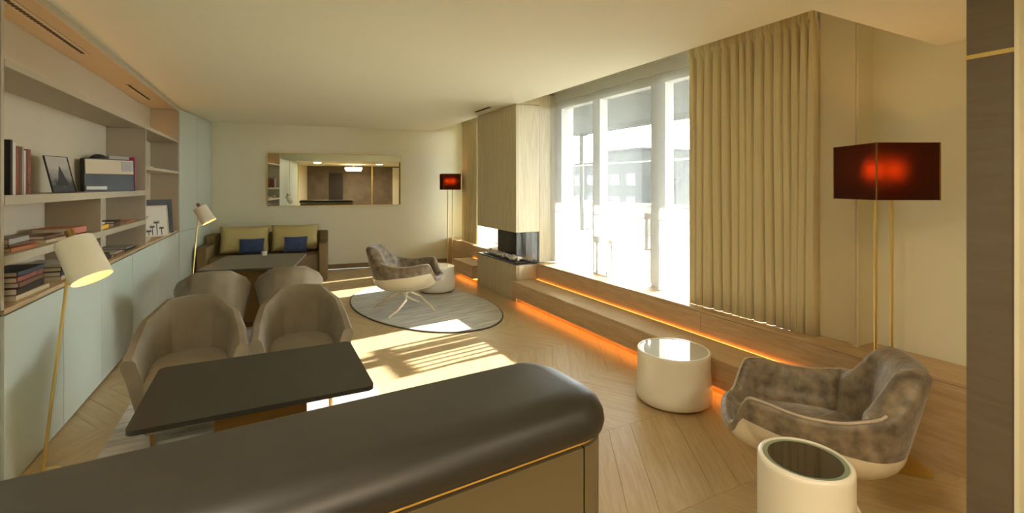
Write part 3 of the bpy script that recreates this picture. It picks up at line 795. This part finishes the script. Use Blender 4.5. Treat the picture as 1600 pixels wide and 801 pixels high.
# ================================================================== READING LAMPS
def reading_lamp(label, base, top, aim, rz_label=None, power=4):
    r = root('reading_lamp', base, label, 'lamp')
    bx = Vector(base); tp = Vector(top) - bx
    MB().lathe([(.085, 0), (.085, .012), (.015, .016)], 32).build('base', M['brass'], r, smooth=True, angle=40)
    MB().tube((0, 0, .01), tp, .0075, n=12).build('pole', M['brass'], r, smooth=True)
    a = Vector(aim).normalized()
    q = a.to_track_quat('Z', 'Y').to_matrix().to_4x4()
    c0 = tp + Vector((0.0, 0, .0))
    T = Matrix.Translation(c0) @ q
    MB().tube((0, 0, -.045), (0, 0, .02), .021, n=16).xf(T).build('socket', M['brassd'], r, smooth=True)
    MB().lathe([(.02, .012), (.084, .016), (.086, .022), (.092, .245), (.090, .245), (.083, .03), (.02, .028)], 40, cap0=True, cap1=True).xf(T).build('shade', M['lampwhite'], r, smooth=True, angle=50)
    b_ = MB(); bmesh.ops.create_uvsphere(b_.bm, u_segments=16, v_segments=10, radius=.03)
    b_.xf(T @ Matrix.Translation((0, 0, .13))).build('bulb', emit('warm_bulb', (1, .48, .16), 26), r, smooth=True)
    return r
reading_lamp('near brass reading lamp with large ivory cylinder shade', (-1.04, 3.42, 0), (-.90, 3.36, 1.27), (.35, -.25, -.75))
reading_lamp('small far reading lamp with ivory shade beside the cabinets', (-.83, 7.45, 0), (-.76, 7.72, 1.27), (.28, -.08, -.5))

# ================================================================== SOFA
TH = math.atan(-.126)
sf = root('sofa', (.10, 9.12, 0), 'olive-brown two-seat sofa against the far wall', 'sofa', TH)
B(-.93, .93, .30, .42, .0, .74, bev=.02).build('backrest', M['sofa'], sf)
B(-.80, .80, -.50, .30, .12, .42, bev=.03).build('seat', plain('sofa_seat', (.15, .11, .06), .8, bump=.1, bscale=200), sf)
for s in (-1, 1):
    x0, x1 = (-.93, -.80) if s < 0 else (.80, .93)
    B(x0, x1, -.55, .02, .0, .60, bev=.012).build('arm', M['sofa'], sf)
    B(x0, x1, .022, .30, .0, .74, bev=.012).build('arm_wing', M['sofa'], sf)
def pillow(w, h, d, name, mat, label, loc, rot, group):
    m = MB(); n = 14; rows = []
    for sgn in (1, -1):
        P = []
        for j in range(n + 1):
            row = []
            for i in range(n + 1):
                u, v = 2 * i / n - 1, 2 * j / n - 1
                th = d / 2 * ((1 - u ** 4) * (1 - v ** 4)) ** .5 * sgn
                pin = 1 - .05 * (u * u * v * v) * 0 + .04 * (u * u * v * v)
                row.append((u * w / 2 * (pin - .03 * (1 - abs(v)) * abs(u)), th, v * h / 2 * (pin - .03 * (1 - abs(u)) * abs(v))))
            P.append(row)
        m.grid(P)
    bmesh.ops.remove_doubles(m.bm, verts=m.bm.verts, dist=.0005)
    o = m.build(name, mat, smooth=True, angle=120, loc=loc); o.rotation_euler = rot
    return tag(o, label, 'cushion', group)
gy, gb = 'large yellow sofa cushions', 'small blue sofa cushions'
pillow(.72, .44, .18, 'cushion', M['yellow'], 'large yellow cushion on the left half of sofa', (-.26, 9.17, .645), (R(-14), 0, TH), gy)
pillow(.72, .44, .18, 'cushion', M['yellow'], 'large yellow cushion on the right half of sofa', (.50, 9.08, .655), (R(-14), 0, TH), gy)
pillow(.36, .26, .12, 'cushion', M['blue'], 'small blue velvet cushion before the left yellow cushion', (-.155, 8.97, .555), (R(-20), 0, TH), gb)
pillow(.36, .26, .12, 'cushion', M['blue'], 'small blue velvet cushion before the right yellow cushion', (.50, 8.88, .565), (R(-20), 0, TH), gb)
# low cabinet-side dark block at sofa left

# ================================================================== MIRROR
wl = lambda x: 9.635 - .126 * x
mr = root('mirror', (1.24, wl(1.24) - .002, 1.66), 'wide frameless wall mirror above the sofa', 'mirror', TH)
B(-1.16, 1.16, -.03, 0, -.475, .475).build('backing', M['brassd'], mr)
B(-1.155, 1.155, -.033, -.0305, -.47, .47).build('mirror_glass', M['mirror'], mr)
for (x0, x1, z0, z1) in ((-1.165, 1.165, .47, .478), (-1.165, 1.165, -.478, -.47), (-1.165, -1.157, -.47, .47), (1.157, 1.165, -.47, .47)):
    B(x0, x1, -.036, 0, z0, z1).build('frame_strip', M['brass'], mr)

# ceiling vent
tag(B(2.80, 2.84, 6.1, 6.6, CZ - .006, CZ - .001).build('ceiling_vent', M['dark']), 'narrow dark slot vent in ceiling above the fireplace', 'vent')

# ================================================================== BACK ROOM (seen in the mirror)
struct(B(-.62, -.05, -3.15, -3.10, 0, 2.1).build('door_1', plain('door_dark', (.02, .013, .01), .5)))
struct(B(2.05, 2.6, -3.15, -3.11, 0, 2.35).build('door_2', M['white']))
struct(B(1.15, 1.20, -3.15, -3.10, 0, 2.40).build('trim_4', M['brass']))
ch = root('chandelier', (.55, -1.4, 2.22), 'glowing ceiling chandelier reflected in the mirror', 'lamp')
MB().lathe([(.05, .15), (.05, .178)], 24).build('canopy', M['brass'], ch, smooth=True)
MB().tube((0, 0, .05), (0, 0, .16), .01).build('stem', M['brass'], ch)
MB().lathe([(.30, -.03), (.33, 0), (.33, .05), (.30, .06)], 40).build('diffuser', emit('chandelier_glow', (1, .72, .38), 10), ch, smooth=True)
light('chandelier_light', 'AREA', (.55, -1.4, 2.15), 24, WARM, shape='DISK', size=.6)
for (x, y, pw_) in ((-.5, .6, 18), (1.6, -.4, 6)):  # out-of-frame fill lights, added to brighten the left cabinets and the room
    d = root('ceiling_fill', (x, y, 2.39), 'added round fill light at the ceiling %s, out of frame' % ('above the left end of the bar' if x < 0 else 'to the right of the bar'), 'lamp')
    MB().lathe([(.10, 0), (.12, -.004), (.12, .008), (.10, .008)], 32).build('trim_ring', M['white'], d, smooth=True)
    MB().lathe([(.095, .002), (.095, .006)], 32).build('diffuser', emit('fill_glow', (1, .8, .5), 6), d)
    light('fill_light', 'AREA', (x, y, 2.37), pw_, WARM, shape='DISK', size=.25)

# ================================================================== OUTSIDE
OG = plain('terrace_stone', (.22, .21, .18), .8, bump=.1, bscale=20)
CON = plain('concrete', (.045, .046, .038), .85, var=.25, vscale=1.5)
struct(B(3.9, 9, -4, 16, .20, .35).build('terrace_floor', OG))
ov = root('terrace_roof', (5.9, 6, 2.95), 'dark concrete terrace roof slab seen through the sheer curtain', 'roof')
for i in range(8): B(-2.0, 2.0, -10 + 2.5 * i + .01, -7.5 + 2.5 * i - .01, .10, .38).build('slab', CON, ov)
B(1.85, 2.05, -10, 10, .0, .42).build('edge_beam', CON, ov)
for i in range(2):
    y = (10.78, 5.58)[i]
    p = root('terrace_post', (7.75, y, .35), ('dark terrace roof post outside the left window pane', 'dark terrace roof post outside behind the curtain')[i], 'post')
    MB().tube((0, 0, 0), (0, 0, 2.60), .06, n=20).build('shaft', CON, p, smooth=True)
    MB().lathe([(.16, 0), (.16, .03), (.08, .04)], 24).build('foot', CON, p, smooth=True)
    B(-.12, .12, -.12, .12, 2.56, 2.60).build('cap', CON, p)
pw = root('parapet', (8.3, 6, .35), 'long pale terrace parapet wall outside the window', 'wall')
for i in range(10): B(-.1, .1, -10 + 2 * i + .008, -8 + 2 * i - .008, 0, .70).build('panel', OG, pw)
B(-.14, .14, -10, 10, .70, .76, bev=.01).build('coping', OG, pw)
rl = root('cable_rail', (5.5, 6.5, .35), 'thin white rail crossing the window view outside', 'rail')
MB().tube((0, -4, 1.595), (0, 6, 1.595), .012, n=10).build('rail_bar', M['white'], rl, smooth=True)
for y in (-3.9, 5.9): MB().tube((0, y, 0), (0, y, 1.595), .02, n=12).build('rail_post', M['white'], rl)
# slatted terrace chair
WD = plain('weathered_grey_wood', (.16, .145, .12), .8)
oc = root('terrace_chair', (4.42, 4.80, .35), 'grey slatted wooden armchair on the terrace outside the window', 'chair', R(6))
B(-.24, .26, -.34, .34, .40, .43, bev=.005).build('seat', WD, oc)
for sx in (-1, 1):
    for sy in (-1, 1): B(sx * .22 - .02, sx * .22 + .02, sy * .36 - .02, sy * .36 + .02, 0, .86 if sx < 0 else .62).build('leg', WD, oc)
for sy in (-1, 1): B(-.22, .27, sy * .36 - .03, sy * .36 + .03, .62, .645, bev=.004).build('armrest', WD, oc)
B(-.24, -.20, -.34, .34, .79, .86, bev=.005).build('top_rail', WD, oc)
for i in range(7): B(-.235, -.215, -.27 + i * .09 - .016, -.27 + i * .09 + .016, .43, .79).build('slat', WD, oc)
# distant buildings
BL = plain('far_facade', (.012, .0125, .011), .9); BL2 = plain('far_facade_pale', (.018, .018, .016), .9); GW = plain('far_window', (.010, .011, .011), .4)
for (x, y, wx, wy, h, mt, lb) in ((46, 66, 10, 26, 4.6, BL, 'low grey building far outside, left of the block'), (44, 47, 8, 7, 5.9, BL, 'taller square grey block on the skyline outside'), (48, 28, 10, 26, 4.3, BL2, 'long pale low building far outside to the right'), (60, 5, 10, 20, 4.0, BL, 'distant grey building hidden partly by the curtain')):
    b = root('building', (x, y, -4), lb, 'building')
    B(-wx / 2, wx / 2, -wy / 2, wy / 2, 0, h + 4).build('wall', mt, b)
    B(-wx / 2 - .2, wx / 2 + .2, -wy / 2 - .2, wy / 2 + .2, h + 4, h + 4.25).build('roof', mt, b)
    n = int(wy / 3)
    for i in range(n):
        for zz in (5.6, 2.8): B(-wx / 2 - .05, -wx / 2 + .02, -wy / 2 + 1 + i * 3, -wy / 2 + 2.6 + i * 3, zz, zz + 1.4).build('window', GW, b)
for i, (x, y) in enumerate(((56, 48.2), (56, 43.0))):
    mst = root('mast', (x, y, -4), ('left', 'right')[i] + ' of the two thin poles on the skyline outside', 'pole')
    MB().tube((0, 0, 0), (0, 0, 10.2 + i * .7), .22, .16, n=10).build('shaft', CON, mst)
    MB().lathe([(.3, 0), (.3, .1), (.12, .3)], 12).build('foot', CON, mst)
struct(B(9.2, 90, -60, 110, -4.2, -4.0).build('ground_outside', plain('ground_far', (.07, .068, .06), .9)))
